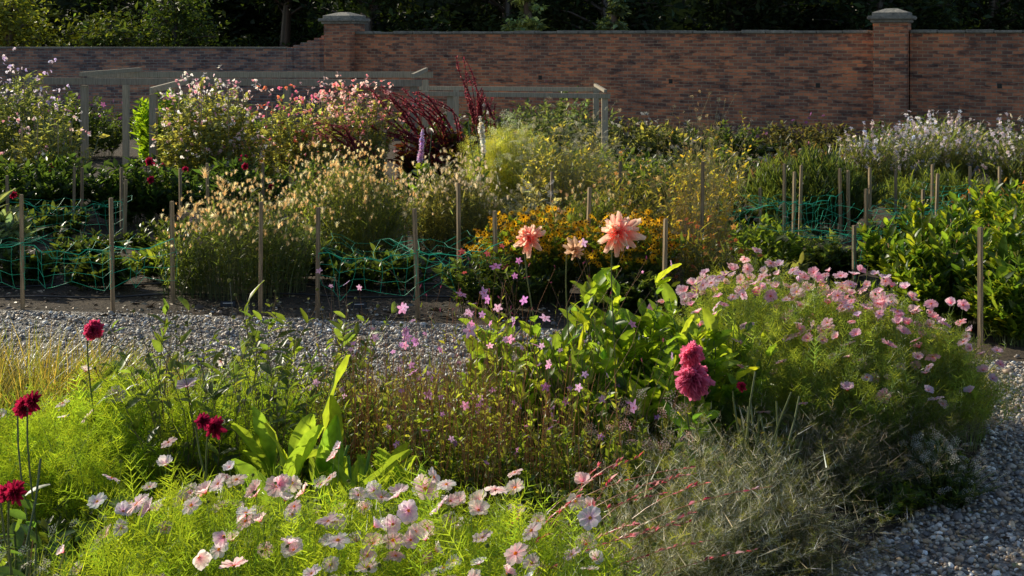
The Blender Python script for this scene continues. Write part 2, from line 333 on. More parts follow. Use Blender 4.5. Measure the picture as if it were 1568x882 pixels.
# ------------------------------------------------------------------ wall
def box(name,lo,hi,mat,parent=None,bev=.006,jit=0):
    bm=bmesh.new(); bmesh.ops.create_cube(bm,size=1)
    for v in bm.verts: v.co=Vector([lo[i]+(v.co[i]+.5)*(hi[i]-lo[i]) for i in range(3)])
    if bev: bmesh.ops.bevel(bm,geom=bm.edges[:],offset=bev,segments=2,affect='EDGES')
    me=bpy.data.meshes.new(name); bm.to_mesh(me); bm.free(); me.materials.append(mat)
    o=bpy.data.objects.new(name,me); scene.collection.objects.link(o)
    if parent: o.parent=parent
    return o
def empty(name,loc=(0,0,0),rz=0):
    e=bpy.data.objects.new(name,None); scene.collection.objects.link(e); e.location=loc; e.rotation_euler=(0,0,rz); e.empty_display_size=.2; return e
rz=math.atan2(-5.9,13.5); W=empty("brick_wall",(-4.72,34.5,0),rz)
Lw=14.73
def pier(nm,x,top,par,wd=.42):
    box(nm,(x-wd,-.32,0),(x+wd,.5,top),M_BRICK,par,.01)
    box(nm+"_cap_lower",(x-wd-.05,-.38,top+.002),(x+wd+.05,.56,top+.07),M_COPE,par,.015)
    box(nm+"_cap_slab",(x-wd-.12,-.45,top+.072),(x+wd+.12,.63,top+.16),M_COPE,par,.02)
    bm=bmesh.new(); a=wd+.02; z=top+.162
    vs=[bm.verts.new(p) for p in [(x-a,-.34,z),(x+a,-.34,z),(x+a,.52,z),(x-a,.52,z),(x-a,-.34,z+.07),(x+a,-.34,z+.07),(x+a,.52,z+.07),(x-a,.52,z+.07),(x-.12,-.02,z+.17),(x+.12,-.02,z+.17),(x+.12,.2,z+.17),(x-.12,.2,z+.17)]]
    for b in(0,4):
        for i in range(4): bm.faces.new([vs[b+i],vs[b+(i+1)%4],vs[b+4+(i+1)%4],vs[b+4+i]])
    bm.faces.new([vs[i] for i in(8,9,10,11)]); me=bpy.data.meshes.new(nm+"_cap_top"); bm.to_mesh(me); bm.free(); me.materials.append(M_COPE)
    o=bpy.data.objects.new(nm+"_cap_top",me); scene.collection.objects.link(o); o.parent=par
box("wall_panel",(.423,0,0),(Lw-.403,.34,2.74),M_BRICK,W,.004)
box("wall_panel_east",(Lw+.403,0,0),(Lw+14,.34,2.74),M_BRICK,W,.004)
for nm,a,b in(("wall_coping",.423,Lw-.403),("wall_coping_east",Lw+.403,Lw+14)):
    i=0;x=a
    while x<b-.05:
        x2=min(x+.6,b); dz=rng.uniform(-.012,.014)
        box(f"{nm}_{i}",(x+.004,-.06,2.742),(x2-.004,.40,2.81+dz),M_COPE,W,.012); x=x2;i+=1
pier("pier",0,3.02,W); pier("pier_east",Lw,2.98,W,.38)
for i,(x,z) in enumerate([(5.9,1.55),(9.4,1.5),(13.0,1.45),(7.7,.9),(17,1.5),(2.6,1.6)]):
    box(f"wall_hole_shade_{i}",(x,-.006,z),(x+.1,.05,z+.11),M_BLACK,W,.002)  # black boxes painted in for the shade inside holes of missing bricks
W2=empty("low_brick_wall",(-4.72,34.5,0),math.radians(-4))
box("wall_panel",(-26,0,0),(-1.6,.34,2.33),M_BRICK2,W2,.004)
box("wall_coping",(-26,-.04,2.332),(-1.6,.38,2.38),M_COPE,W2,.012)
for i in range(6):
    box(f"ramp_step_{i}",(-1.6+i*.197+.001,.0,0),(-1.6+(i+1)*.197-.001,.34,2.37+.066*i),M_BRICK2,W2,.01)

# ------------------------------------------------------------------ woods
def tree(name,x,y,H,R,nl,col,lo=.12,ls=.24,con=False):
    g=Geo(); K=8; t=np.linspace(0,1,K)
    T=np.stack([x+.25*np.sin(t*3+x),y+.2*np.sin(t*4+y),t*H*.92],1)[None]
    tubes(g,T,np.linspace(.28,.05,K)[None],(.06,.045,.035),2,8)
    nb=34 if not con else 90; tt=rng.uniform(lo,.98,nb); b=np.stack([np.interp(tt,t,T[0,:,i]) for i in range(3)],1)
    a=rng.uniform(0,2*PI,nb)
    L=(R*(np.sin(PI*np.clip((tt-lo)/(1-lo)*.85+.15,0,1))**.6)*rng.uniform(.6,1.1,nb) if not con else R*(1.04-tt)*rng.uniform(.8,1.1,nb))
    e=b+np.stack([np.cos(a)*L,np.sin(a)*L,L*(.35 if not con else -.12)],1)
    s=np.linspace(0,1,5)[None,:,None]; P=b[:,None]*(1-s)+e[:,None]*s; P[:,:,2]+=(.25*np.sin(s[:,:,0]*PI))*(1 if not con else -.3)
    tubes(g,P,np.linspace(.07,.012,5)[None]*(.4 if con else 1),(.06,.045,.035),2,5)
    k=40 if not con else 20
    p,_=sampleP(P,nl//k,.25 if not con else .1,1.0); m=len(p)
    sp=.42 if not con else .07
    pos=np.repeat(p,k,0)+rng.normal(size=(m*k,3))*sp*np.array([1,1,.7]); pos[:,2]=np.maximum(pos[:,2],.1)
    tn=np.repeat(tints(m,col,.3,.1),k,0)*np.exp(rng.normal(size=(m*k,1))*.2)
    stamp(g,leaf_lo,pos,frame(rv(m*k)*[1,1,.5]+[0,0,-.15],.6),ls*np.exp(rng.normal(size=m*k)*.3),tn)
    return finalize(g,name,[M_TREE,M_PETAL,M_STEM])
for i,x in enumerate(np.arange(-9,27,4.3)):
    tree("oak_tree" if i%3 else "lime_tree",x+rng.uniform(-1,1),43+rng.uniform(-1.5,2),rng.uniform(7.5,9.5),2.9,6500,(.026,.042,.016),ls=.26)
for i,x in enumerate(np.arange(-30,30,5.)):
    tree("beech_tree",x+rng.uniform(-1,1),50+rng.uniform(-1,1),rng.uniform(9,11),3.6,5500,(.018,.03,.012),lo=.05,ls=.42)
for x,y,h,c in((-15.6,39.0,4.3,(.17,.20,.045)),(-13.2,40,3.3,(.09,.12,.03)),(-10.8,40.5,4.0,(.045,.07,.02)),(-17.8,40,4.7,(.17,.20,.045))):
    tree("ash_tree",x,y,h,1.5,5000,c,ls=.17)
tree("spruce_tree",.3,37.8,5.6,1.9,9000,(.20,.26,.12),ls=.16,con=True); tree("spruce_tree",3.3,38.3,4.6,1.4,6000,(.15,.20,.10),ls=.15,con=True)
nx,ny=160,10; X=np.linspace(-120,120,nx); v=[]
for j in range(ny):
    for i in range(nx):
        f=j/(ny-1); v.append((X[i],58+f*16+rng.uniform(-.8,.8),15*math.sin(f*PI/2)*(1+.12*math.sin(X[i]*.4)+rng.uniform(-.07,.07))))
q=np.array([(j*nx+i,j*nx+i+1,(j+1)*nx+i+1,(j+1)*nx+i) for j in range(ny-1) for i in range(nx-1)])
g=Geo(); g.add(np.array(v),np.tile([.012,.02,.008],(len(v),1)),None,q,0)
n=12000; p=np.stack([rng.uniform(-60,60,n),57+rng.uniform(0,3,n),rng.uniform(0,9,n)],1)
stamp(g,leaf_lo,p,frame(rv(n),.6),.6,tints(n,(.018,.03,.01),.4)); finalize(g,"wooded_hill",[M_TREE])

# ------------------------------------------------------------------ timber frames
def frame_timber(name,posts,rails):
    e=empty(name)
    for i,(x,y,z) in enumerate(posts): box(f"post_{i}",(x-.06,y-.05,0),(x+.06,y+.05,z),M_WOOD2,e,.006)
    for i,(a,b,th) in enumerate(rails):
        a=Vector(a);b=Vector(b);L=(b-a).length; o=box(f"rail_{i}",(-L/2,-.03,-th/2),(L/2,.03,th/2),M_WOOD2,e,.005)
        o.location=(a+b)/2; o.rotation_euler=(b-a).to_track_quat('X','Z').to_euler()
frame_timber("timber_pergola",[(-7.6,22,1.78),(-5.75,19.85,1.72),(-1.75,22,1.78),(-4.,22,1.78),(-7.8,25,1.78),(-1.75,25,1.78)],
 [((-8.6,21.93,1.86),(-1.6,21.93,1.82),.12),((-8.6,25.06,1.88),(-1.6,25.06,1.88),.12),((-7.6,21.8,1.98),(-7.6,25.3,1.98),.08),((-1.75,21.8,1.95),(-1.75,25.3,1.98),.08),((-5.75,19.7,1.78),(-5.75,21.88,1.86),.1)])
frame_timber("timber_frame",[(-1.2,24,1.5),(1.8,24,1.5),(-1.2,26.5,1.5),(1.8,26.5,1.5)],[((-2.,23.93,1.55),(1.9,23.93,1.5),.09),((-2.,26.57,1.55),(1.9,26.57,1.52),.09),((1.8,23.8,1.6),(1.8,26.8,1.61),.06)])

# ------------------------------------------------------------------ stakes + netting
ST=[(-4.69,11.86,1.11),(-3.78,11.72,1.10),(-3.33,12.15,1.01),(-2.37,11.66,1.07),(-1.80,11.45,1.04),(-.87,11.45,1.04),(-.535,12.5,1.15),(-.15,12.,.94),(.75,12.5,1.10),(1.41,11.5,.93),
(-5.67,16,.95),(-5.60,16.1,.93),(-5.05,16,.94),(-4.7,15,.9),(-4.28,16,.93),(-4.0,16.3,.97),(-3.3,16.4,.96),(-2.9,16.2,.95),(-1.3,15.2,.85),(.5,15.5,.94),(1.4,16,1.02),(2.02,13.2,1.3),
(3.1,15.4,.75),(3.27,14.9,1.1),(3.45,15.2,.97),(3.6,15.5,1.02),(4.2,15.8,.95),(4.3,15.8,.93),(3.95,13.8,.93),(4.6,15.9,.95),(4.9,15.8,.93),(4.64,14,.9),(5.2,15.2,.95),(3.4,12.3,.75),(3.80,10.04,1.07),(6.1,16.5,.9),(6.5,16.5,.9),(5.7,16.8,.9),(-6.1,15.0,.95)]
for i,(x,y,z) in enumerate(ST):
    o=box("wooden_stake",(-.0175,-.0175,-.1),(.0175,.0175,z),M_WOOD,None,.004); o.location=(x,y,0); o.rotation_euler=(rng.normal()*.012,rng.normal()*.018,rng.uniform(0,1.5))
def net(g,A,B,z0,z1,depth=0,cell=.11,sag=.07):
    A=np.array(A);B=np.array(B);L=np.linalg.norm(B-A); nu=max(2,int(L/cell)); u=np.linspace(0,1,nu+1)
    nv=max(2,int((z1-z0)/cell)); s0=rng.uniform(0,9)
    def pt(u,z): 
        p=A+(B-A)*u; k=(z-z0)/(z1-z0); s=sag*math.sin(PI*u)*k; q=1-k
        return (p[0]+.02*math.sin(u*23+z*9+s0)+.05*q*math.sin(u*9+s0),p[1]-.03+.05*math.sin(u*17+s0)*(.4+q),z-s+.02*math.sin(u*31+z*5+s0)+.05*q*math.sin(u*13+s0))
    for j in range(nv+1):
        z=z0+(z1-z0)*j/nv; tubes(g,np.array([[pt(a,z) for a in u]]),.0020 if j<nv else .005,(1,1,1),0)
    tubes(g,np.array([[pt(a,z0+(z1-z0)*s) for s in np.linspace(0,1,5)] for a in u]),.0018,(1,1,1),0)
    if depth:
        nd=int(depth/cell/1.3); D=np.array([(B-A)[1]*-1/L,(B-A)[0]/L])
        def pd(u,d): p=pt(u,z1); return (p[0]+D[0]*d+.03*math.sin(d*11+u*5),p[1]+D[1]*d,p[2]-.12*math.sin(PI*d/depth)*math.sin(PI*u)+.03*math.sin(d*7+u*9+s0))
        for j in range(1,nd+1): tubes(g,np.array([[pd(a,j*depth/nd) for a in u]]),.0018,(1,1,1),0)
        tubes(g,np.array([[pd(a,s*depth) for s in np.linspace(0,1,6)] for a in u[::2]]),.0017,(1,1,1),0)
for segs in ([((-6.5,11.95),(-4.69,11.86),.6),((-4.69,11.86),(-3.78,11.72),.6),((-3.78,11.72),(-3.3,12.1),0),((-1.80,11.45),(-.87,11.45),1.0),((-.87,11.45),(-.1,11.9),.8)],[((-6.1,15.0),(-4.7,15.),.5)],[((2.1,14.5),(3.27,14.9),.6),((3.4,12.3),(4.64,14.),1.0),((3.27,14.9),(4.2,15.8),.6),((4.64,14),(6.1,16.5),.7)]):
    g=Geo()
    for a,b,d in segs: net(g,a,b,.26,.64,d)
    finalize(g,"garden_netting",[M_NET])
g=Geo()
for k in range(4):
    xx=np.linspace(-8,2,40); tubes(g,np.stack([xx,12.4+k*.55+.08*np.sin(xx*1.7+k),.03+.01*np.sin(xx*5)],1)[None],.010,(1,1,1),0,6)
finalize(g,"irrigation_hose",[M_BLACK])
for x,y in((-2.65,11.55),(-1.42,11.5),(2.9,10.6)):
    e=empty("plant_label",(x,y,0),.1); box("label_spike",(-.006,-.004,0),(.006,.004,.1),M_BLACK,e,.001); o=box("label_plate",(-.07,-.004,-.03),(.07,.004,.03),M_BLACK,e,.004); o.location=(0,-.01,.13); o.rotation_euler=(-.6,0,0)
    for i in range(2): b=box(f"label_text_{i}",(-.045,-.0015,-.004),(.045-.02*i,.0015,.004),M_LABEL,e,0); b.location=(0,-.0205,.128+.012-.024*i); b.rotation_euler=(-.6,0,0)

# ------------------------------------------------------------------ BACK BORDER
for i,(x,y,r,h,c) in enumerate([(-9.6,27,1.6,1.5,G_DK),(-6.6,27,1.6,1.3,G_MD),(-1.2,28,1.6,1.1,G_DK),(1.0,27,1.4,1.6,(.06,.10,.065)),(2.6,26,1.2,1.0,(.09,.12,.07)),(4.2,25.5,1.3,.95,G_DK),(6.2,26,1.5,.9,(.05,.06,.04)),(8.4,25,1.5,1.1,G_DK),(10.3,25,1.4,1.0,(.05,.08,.05)),(12.4,26,1.6,1.1,G_DK),(3.5,22,1.5,.7,G_DK),(1.2,21,1.5,.9,G_MD),(-.5,24,1.,.9,G_DK),(5.5,21.5,1.4,.8,(.06,.05,.04))]):
    herb("border_shrub",(x,y),(r,1.1),h,110,5000,leaf_lo,.10,c,hv=.5,fl=[dict(n=50,tpl=umbel if i%2 else floret5,s=.045,col=[(.55,.55,.46),(.5,.5,.5)] if i%3 else [(.35,.12,.3),(.3,.3,.2)],dh=.15,hv=.5)])
for x,y in((5.9,19.6),(7.0,20.4),(8.2,19.5),(7.6,21.5)):
    herb("white_gaura",(x,y),(.85,.7),1.25,260,6000,leaf_nar,.12,(.08,.115,.065),hv=.4,dome=.25,up=.5,fl=[dict(kind='spike',n=140,m=1200,tpl=floret5,s=.023,col=[(.66,.60,.66),(.56,.50,.58),(.78,.76,.76)],dh=.22,t0=.72,hv=.55)])
herb("rosemary_bush",(4.0,16.6),(.95,.7),1.18,280,12000,leaf_nar,.12,(.04,.07,.03),dome=.5,along=1.2,up=.6)
herb("santolina_bush",(6.0,17.5),(1.,.6),.8,160,7000,leaf_nar,.10,(.055,.09,.03),dome=.5,along=1.)
herb("euphorbia_plant",(2.7,18.5),(1.2,.7),.95,150,5000,leaf_nar,.09,(.07,.10,.035),hv=.4,fl=[dict(n=90,tpl=umbel,s=.04,col=[(.55,.55,.25),(.45,.5,.25)],dh=.15,hv=.5)])
def sweetpea(c,rad,h,nl,nf,cols,lc=(.12,.16,.085)):
    g=Geo(); P=mkstems(150,c,rad,h,hv=.45,base=.85,dome=.25,sway=.07); tubes(g,P,.004,(.14,.18,.09)); 
    leaves(g,P,nl,.05,1,leaf_lo,.08,lc,out=1.,along=.3,var=.3)
    Q=mkstems(nf,c,(rad[0]*1.06,rad[1]*1.06),h+.18,hv=.7,base=.9,dome=.2,sway=.05)
    k=len(Q)
    for s in range(3): heads(g,Q[:,-1]+rng.normal(size=(k,3))*.035,pea,.042,cols,face=(0,-.5,.4),rnd=.6)
    for i in range(8):
        a=i*PI/4; x=c[0]+rad[0]*.7*math.cos(a); y=c[1]+rad[1]*.7*math.sin(a); tubes(g,np.array([[(x,y,0),(x*.97+c[0]*.03,y*.97+c[1]*.03,h*.9)]]),.009,(.25,.19,.11),2,5)
    finalize(g,"sweet_pea_plant")
WP=[(.88,.68,.70),(.92,.88,.86),(.78,.42,.5),(.9,.9,.82)]
sweetpea((-8.0,19.6),(.85,.7),2.25,12000,110,[(.75,.7,.85),(.8,.75,.8),(.6,.5,.75)],(.095,.14,.08))
sweetpea((-7.0,18.6),(.55,.5),1.5,6000,30,WP)
sweetpea((-4.8,19.6),(.8,.7),2.02,13500,210,WP)
sweetpea((-3.5,20.4),(.8,.7),1.75,9500,110,[(.9,.3,.15),(.75,.2,.35),(.9,.65,.6)])
sweetpea((-2.6,19.8),(.65,.6),1.95,7000,220,[(.9,.5,.48),(.9,.7,.64),(.85,.32,.34)])
herb("bean_plant",(-6.75,23.5),(.5,.4),1.85,50,3500,leaf_lo,.12,(.10,.20,.02))
for x,y,r,h in((-6.6,17.2,.9,1.05),(-5.2,17.4,.9,1.0),(-3.9,17.8,.8,.95),(-7.9,17.,.8,1.),(-2.8,17.8,.7,.9)):
    herb("dahlia_plant",(x,y),(r,.6),h,70,4200,leaf_lo,.10,(.026,.058,.02),hv=.4,fl=[dict(n=4,tpl=dah_dark,s=.055,col=(.9,.9,.9),dh=.12,face=(0,-.8,.3))])
herb("kale_plant",(-5.85,13.6),(.55,.6),.75,40,1700,leaf_hi,.16,(.07,.115,.11),var=.15,up=.6)
def amaranth(pl,c,h0):
    g=Geo(); P=mkstems(26,c,(.5,.35),h0,hv=.3); tubes(g,P,.008,(.2,.02,.03)); leaves(g,P,1600,.2,1,leaf_hi,.13,[(.06,.02,.022),(.05,.05,.02)])
    for pts,r in pl:
        pts=np.array(pts,float); t=np.linspace(0,1,len(pts)); u=np.linspace(0,1,14); C=np.stack([np.interp(u,t,pts[:,i]) for i in range(3)],1)
        for rep in range(11):
            a=C+rng.normal(size=3)*r*np.array([1.7,1,1.1]); a=a+np.sin(u*6+rep)[:,None]*r*.4; cut=rng.integers(8,15); a=a[:cut]; tubes(g,a[None],np.linspace(r*.16,r*.05,len(a))[None],(.22,.03,.05),1,5)
            leaves(g,a[None],150,.05,1,leaf_lo,r*.45,[(.32,.06,.09),(.22,.03,.05),(.42,.14,.15)],along=.9,out=.9,up=0,m=1)
    finalize(g,"amaranth_plant")
amaranth([([(-1.35,20,.95),(-1.6,20,1.3),(-1.9,19.9,1.6),(-2.15,19.8,1.78)],.09),([(-.95,20,.85),(-1.1,20,1.3),(-1.4,19.9,1.55),(-1.75,19.8,1.68)],.09),([(-1.2,19.7,.8),(-1.6,19.7,1.05),(-2.1,19.6,1.25)],.08)],(-1.4,20),1.2)
amaranth([([(-.45,20,1.0),(-.58,20,1.6),(-.74,20,2.2)],.08),([(-.5,20.2,1.),(-.45,20.1,1.5),(-.42,20.1,1.75)],.06),([(-2.3,19,.8),(-2.6,19,1.15),(-2.95,19,1.28)],.07)],(-.7,20),1.3)
for x,y,z,c in((-1.18,15.4,1.45,[(.66,.5,.72),(.76,.64,.8)]),(-.41,15.8,1.62,[(.9,.88,.85),(.8,.82,.7)])):
    g=Geo(); P=mkstems(3,(x,y),.04,z,hv=.05,dome=0); tubes(g,P,.006,(.1,.14,.06)); leaves(g,P[:1],150,.68,.93,floret5,.027,c,along=.1,m=1);leaves(g,P[:1],40,.93,1,floret5,.014,c,along=.1,m=1); leaves(g,P,90,.1,.7,leaf_hi,.12,G_MD); finalize(g,"delphinium_plant")
GS=[(.90,.72,.38),(.74,.57,.28),(.95,.84,.52)]
def golden(c,rad,h,n,lc=(.075,.115,.04),cols=GS,nl=9000,s=.05):
    herb("golden_scabious",c,rad,h,190,nl,leaf_nar,.075,lc,sc=(.12,.13,.05),dome=.42,hv=.35,base=.8,sway=.05,fl=[dict(n=n,tpl=fuzzround,s=s,col=cols,dh=.16,hv=.36,ay=True,face=(0,0,1),rnd=.35,sv=.3,sr=.002)])
golden((-2.75,12.7),(.78,.6),1.08,460,(.06,.10,.04)); golden((-1.75,14.1),(.6,.55),1.3,420); golden((-.7,15),(.62,.5),1.14,420,(.12,.15,.08),[(.9,.82,.6),(.75,.65,.45)])
golden((-2.3,15.4),(.5,.4),1.18,180); golden((.9,14.),(.5,.4),.95,120,(.08,.12,.04),[(.7,.6,.3),(.6,.4,.2)])
herb("scabious_plant",(-3.3,12.5),(.35,.4),.75,40,900,leaf_nar,.09,G_MD,fl=[dict(n=40,tpl=umbel,s=.025,col=[(.35,.2,.45),(.4,.25,.55)],dh=.12)])
herb("fennel_plant",(-.05,17.3),(.6,.5),1.5,80,3200,feather,.2,(.18,.24,.10),fl=[dict(n=120,tpl=umbel,s=.065,col=[(.7,.8,.5),(.8,.85,.65)],dh=.14,hv=.4)])
herb("ammi_plant",(.75,16.6),(.82,.55),1.66,160,6000,leaf_lo,.05,(.19,.22,.10),sc=(.24,.24,.12),hv=.5,sway=.06,fl=[dict(n=430,tpl=umbel,s=.036,col=[(.88,.84,.58),(.78,.68,.42),(.9,.9,.74)],dh=.17,hv=.6)])
herb("sea_holly",(.25,14.6),(.4,.4),.85,60,1400,leaf_lo,.07,(.18,.21,.19),fl=[dict(n=60,tpl=umbel,s=.04,col=[(.6,.63,.68)],dh=.1)])
herb("helenium_plant",(1.45,14.6),(.6,.5),1.15,90,3200,leaf_nar,.10,(.10,.12,.04),hv=.4,fl=[dict(n=120,tpl=floret5,s=.026,col=[(.6,.32,.1),(.6,.42,.16),(.7,.52,.2)],dh=.18,hv=.5)])
herb("airy_patrinia",(2.15,13.9),(.48,.42),1.95,64,1800,leaf_lo,.05,[(.15,.18,.05),(.20,.19,.05),(.2,.22,.08)],sc=(.34,.27,.12),sr=.0032,dome=.3,hv=.5,sway=.08,fl=[dict(n=280,tpl=umbel,s=.022,col=[(.9,.68,.32),(.88,.78,.42),(.75,.48,.2)],dh=.08,hv=.75,sr=.002)])
herb("salvia_plant",(2.7,13.),(.4,.4),.8,50,1600,leaf_lo,.07,G_MD,fl=[dict(n=12,tpl=umbel,s=.03,col=[(.6,.6,.65)],dh=.1)])
for c,r in(((.2,12.4),.62),((1.1,12.3),.6)):
    herb("rudbeckia_plant",c,(r,.5),.88,120,3600,leaf_lo,.07,(.055,.10,.02),dome=.35,hv=.35,fl=[dict(n=430,tpl=daisy,s=.032,col=[(.78,.42,.01),(.85,.52,.02)],dh=.06,dome=.35,hv=.35,face=(0,-.4,.8))])
herb("helenium_plant",(1.9,12.2),(.5,.4),.75,60,1700,leaf_nar,.1,(.08,.10,.03),hv=.4,fl=[dict(n=60,tpl=floret5,s=.028,col=[(.6,.3,.08),(.45,.14,.05)],dh=.12)])
herb("phacelia_plant",(-.2,11.75),(.5,.35),.6,60,2200,leaf_lo,.07,G_DK,fl=[dict(n=12,tpl=floret5,s=.03,col=[(.5,.1,.1)],dh=.1)])
for x,y,r,h,c in [(-4.3,12.9,.35,.38,G_DK),(-3.75,13.3,.3,.4,G_MD),(-5.1,13.1,.3,.35,G_DK),(-4.9,14.2,.5,.35,G_DK),(-6.2,12.8,.5,.4,G_DK),(-4.2,15,.6,.4,G_DK),(-3.,14.5,.6,.5,G_DK),(2.9,14.5,.5,.45,G_MD),(3.0,16.7,.6,.5,G_DK),(3.5,13.4,.5,.35,G_DK),(4.9,14.9,.8,.5,G_DK),(2.8,12.1,.5,.4,(.07,.10,.06)),(2.2,11.4,.5,.4,G_DK),(1.2,11.6,.5,.4,G_DK),(5.8,15.6,.8,.6,G_DK),(7.2,16.8,.8,.65,G_MD),(-7.2,14.6,.8,.5,G_DK),(-6,16,.7,.5,G_DK),(-1.3,12.9,.6,.4,G_DK),(.1,14,.5,.5,G_DK),(1.5,18.5,.9,.7,G_DK),(3.9,19,.9,.6,(.05,.04,.04)),(-1.5,17.6,.8,.7,G_DK),(-.2,19,.8,.8,G_DK),(-2.3,13.3,.6,.5,G_DK)]:
    herb("vegetable_plant",(x,y),(r,r*.7),h,40,1500,leaf_hi,.09,tuple(np.array(c)*.8),up=.5,hv=.45)
herb("white_phlox",(3.25,13.3),(.35,.3),.62,36,900,leaf_lo,.07,(.09,.14,.05),fl=[dict(n=40,tpl=umbel,s=.03,col=[(.6,.62,.5)],dh=.05)])
for x,y,r,h in((3.9,11.2,.55,.9),(4.7,11.2,.7,1.05),(4.2,12.4,.7,.95),(5.3,12.2,.7,1.15),(5.2,13.2,.7,1.1),(4.4,10.6,.5,.7),(5.4,11.,.6,1.05)):
    herb("peony_plant",(x,y),(r,r*.7),h,80,4200,leaf_hi,.095,[(.055,.11,.02),(.04,.085,.02),(.10,.15,.022)],dome=.35,hv=.5,up=.4,along=.8,fl=[dict(n=34,tpl=fuzzhead,s=.04,col=[(.5,.3,.18),(.3,.3,.08)],dh=.14,ay=True,face=(0,0,1))])
herb("yellow_nasturtium",(5.7,13.9),(.8,.5),1.1,50,1800,leaf_lo,.08,G_BR,fl=[dict(n=60,tpl=floret5,s=.032,col=[(.8,.5,.05),(.8,.3,.05)],dh=.06)])

# ------------------------------------------------------------------ ISLAND BED
def cosmos(c,rad,h,nl,nf,cols,dh=.16,lc=G_BR,s=.036,ns=170,dome=.25,hv=.32,ls=.14):
    g=herb("",c,rad,h,ns,nl,feather,ls,lc,sc=(.15,.21,.06),sr=.0026,t0=.2,dome=dome,hv=hv,base=.8,along=.8,up=.35,out=.7,var=.28,
      fl=[dict(n=nf,tpl=cosm,s=s,col=cols,dh=dh,rnd=.34,face=(-.2,-.25,.85),sr=.0018,hv=.22)]
        +[dict(n=nf//2,tpl=ball((.12,.16,.05),1,1.3,6,3),s=.0075,col=(1,1,1),dh=dh+.03,sr=.0016)],fin=False)
    return finalize(g,"cosmos_plant")
PW=[(.95,.84,.87),(.97,.93,.92),(.93,.76,.81)]; PK=[(.92,.56,.68),(.90,.66,.75),(.94,.74,.80)]
cosmos((-.75,4.4),(.62,.72),.92,5200,84,PW); cosmos((-.1,4.4),(.5,.62),.88,4200,54,PW); cosmos((-1.25,4.6),(.4,.55),.92,2600,26,PW)
cosmos((.22,4.35),(.3,.4),.80,1600,8,PW)
cosmos((-1.95,6.2),(.42,.55),.92,3200,4,PW); cosmos((-1.35,6.6),(.4,.5),.78,2200,3,PW); cosmos((-2.5,6.3),(.4,.5),.72,1800,4,PW)
LR=(.09,.15,.045)
cosmos((1.7,8.3),(.75,.7),1.0,4800,125,PK,s=.039,dome=.3,lc=LR); cosmos((2.3,8.1),(.72,.75),.93,4800,120,PK,s=.039,dome=.5,lc=LR); cosmos((2.75,8.1),(.38,.5),.74,2000,40,PK,s=.038,dome=.5,lc=LR)
cosmos((1.9,7.5),(.7,.4),.72,3600,10,PK,dome=.4,lc=(.07,.12,.04),s=.035)
g=Geo()
for cx,cy,h in((-1.0,5.5,.7),(-.85,5.7,.78),(-.72,5.5,.8),(-.6,5.65,.6),(-1.12,5.75,.62),(-.45,5.8,.5)):
    P=mkstems(3,(cx,cy),.05,h,dome=0); tubes(g,P,.008,(.12,.22,.05),2,5)
    n=9; a=rng.uniform(0,2*PI,n); zz=rng.uniform(.25,1,n)*h; d=np.stack([np.cos(a)*.45,np.sin(a)*.45,rng.uniform(.6,2.2,n)],1); s=.33*rng.uniform(.6,1.2,n)
    stamp(g,leaf_broad,np.stack([cx+.02*np.cos(a),cy+.02*np.sin(a),zz],1),frame(d,.25),np.stack([s*.75,s,s],1),tints(n,(.11,.19,.035),.12))
finalize(g,"canna_plant",smooth=True)
def dahlia(c,heads_,tpl,size,leafn=60,lcol=(.06,.13,.025),ls=.15,face=(-.2,-.9,.35),h=.8,rad=.3,name="dahlia_plant",scol=(.09,.11,.04),lt=leaf_hi,ns=9):
    g=Geo(); P=mkstems(ns,c,rad,h,hv=.3,sway=.04); tubes(g,P,.005,scol,2,5); leaves(g,P,leafn,.1,1,lt,ls,lcol,along=.5,out=.9,up=.1)
    for hp in heads_:
        hp=np.array(hp,float); b=np.array([c[0]+rng.normal()*.05,c[1]+rng.normal()*.05,0]); t=np.linspace(0,1,9)[:,None]
        e=hp+np.array([0,.03,-.03]); Q=b*(1-t)+e*t; Q[:,0]+=.04*np.sin(t[:,0]*PI*1.5); tubes(g,Q[None],.004,scol,2,5)
        if ls>0: leaves(g,Q[None],6,.3,.75,lt,ls*.7,lcol)
        heads(g,hp[None],tpl,size*rng.uniform(.95,1.05),(1,1,1),face=face,rnd=.2,var=.05)
    finalize(g,name,smooth=False)
dahlia((-2.0,6.1),[(-2.03,6.,1.19)],dah_pom,.068,20)
dahlia((-1.9,4.9),[(-1.93,5.,1.14),(-1.99,5.05,1.10)],dah_dark,.052,90,(.045,.10,.03),.12,h=.98)
dahlia((-1.72,4.25),[(-1.71,4.2,1.06),(-1.66,4.15,1.08),(-1.74,4.1,1.0)],dah_dark,.038,60,(.05,.10,.03),.11,h=.95,rad=.2)
dahlia((-1.3,5.3),[(-1.31,5.25,.98),(-1.27,5.3,.94)],dah_dark,.042,70,(.03,.07,.02),.12,h=.9,rad=.25)
dahlia((.58,7.15),[(.61,7.,1.50)],dah_pea,.112,0,h=1.,rad=.3)
dahlia((.15,7.15),[(.107,7.,1.47)],dah_pea,.092,0,h=1.,rad=.2,face=(-.6,-.3,.7))
dahlia((.35,7.2),[(.355,7.1,1.40)],dahlia_t(26,.15,(.8,.58,.42),(.5,.3,.15),-1.2,.5,1.,.3),.065,0,face=(.2,-.3,-.2),h=1.,rad=.2)
dahlia((.9,6.4),[(.895,6.15,1.03),(.90,6.15,.905)],dah_pnk,.085,20,h=.7,rad=.2)
dahlia((1.25,6.3),[(1.15,6.2,.86)],dah_dark,.024,40,(.03,.04,.02),.05,h=.95,rad=.18,lt=leaf_lo,ns=18)
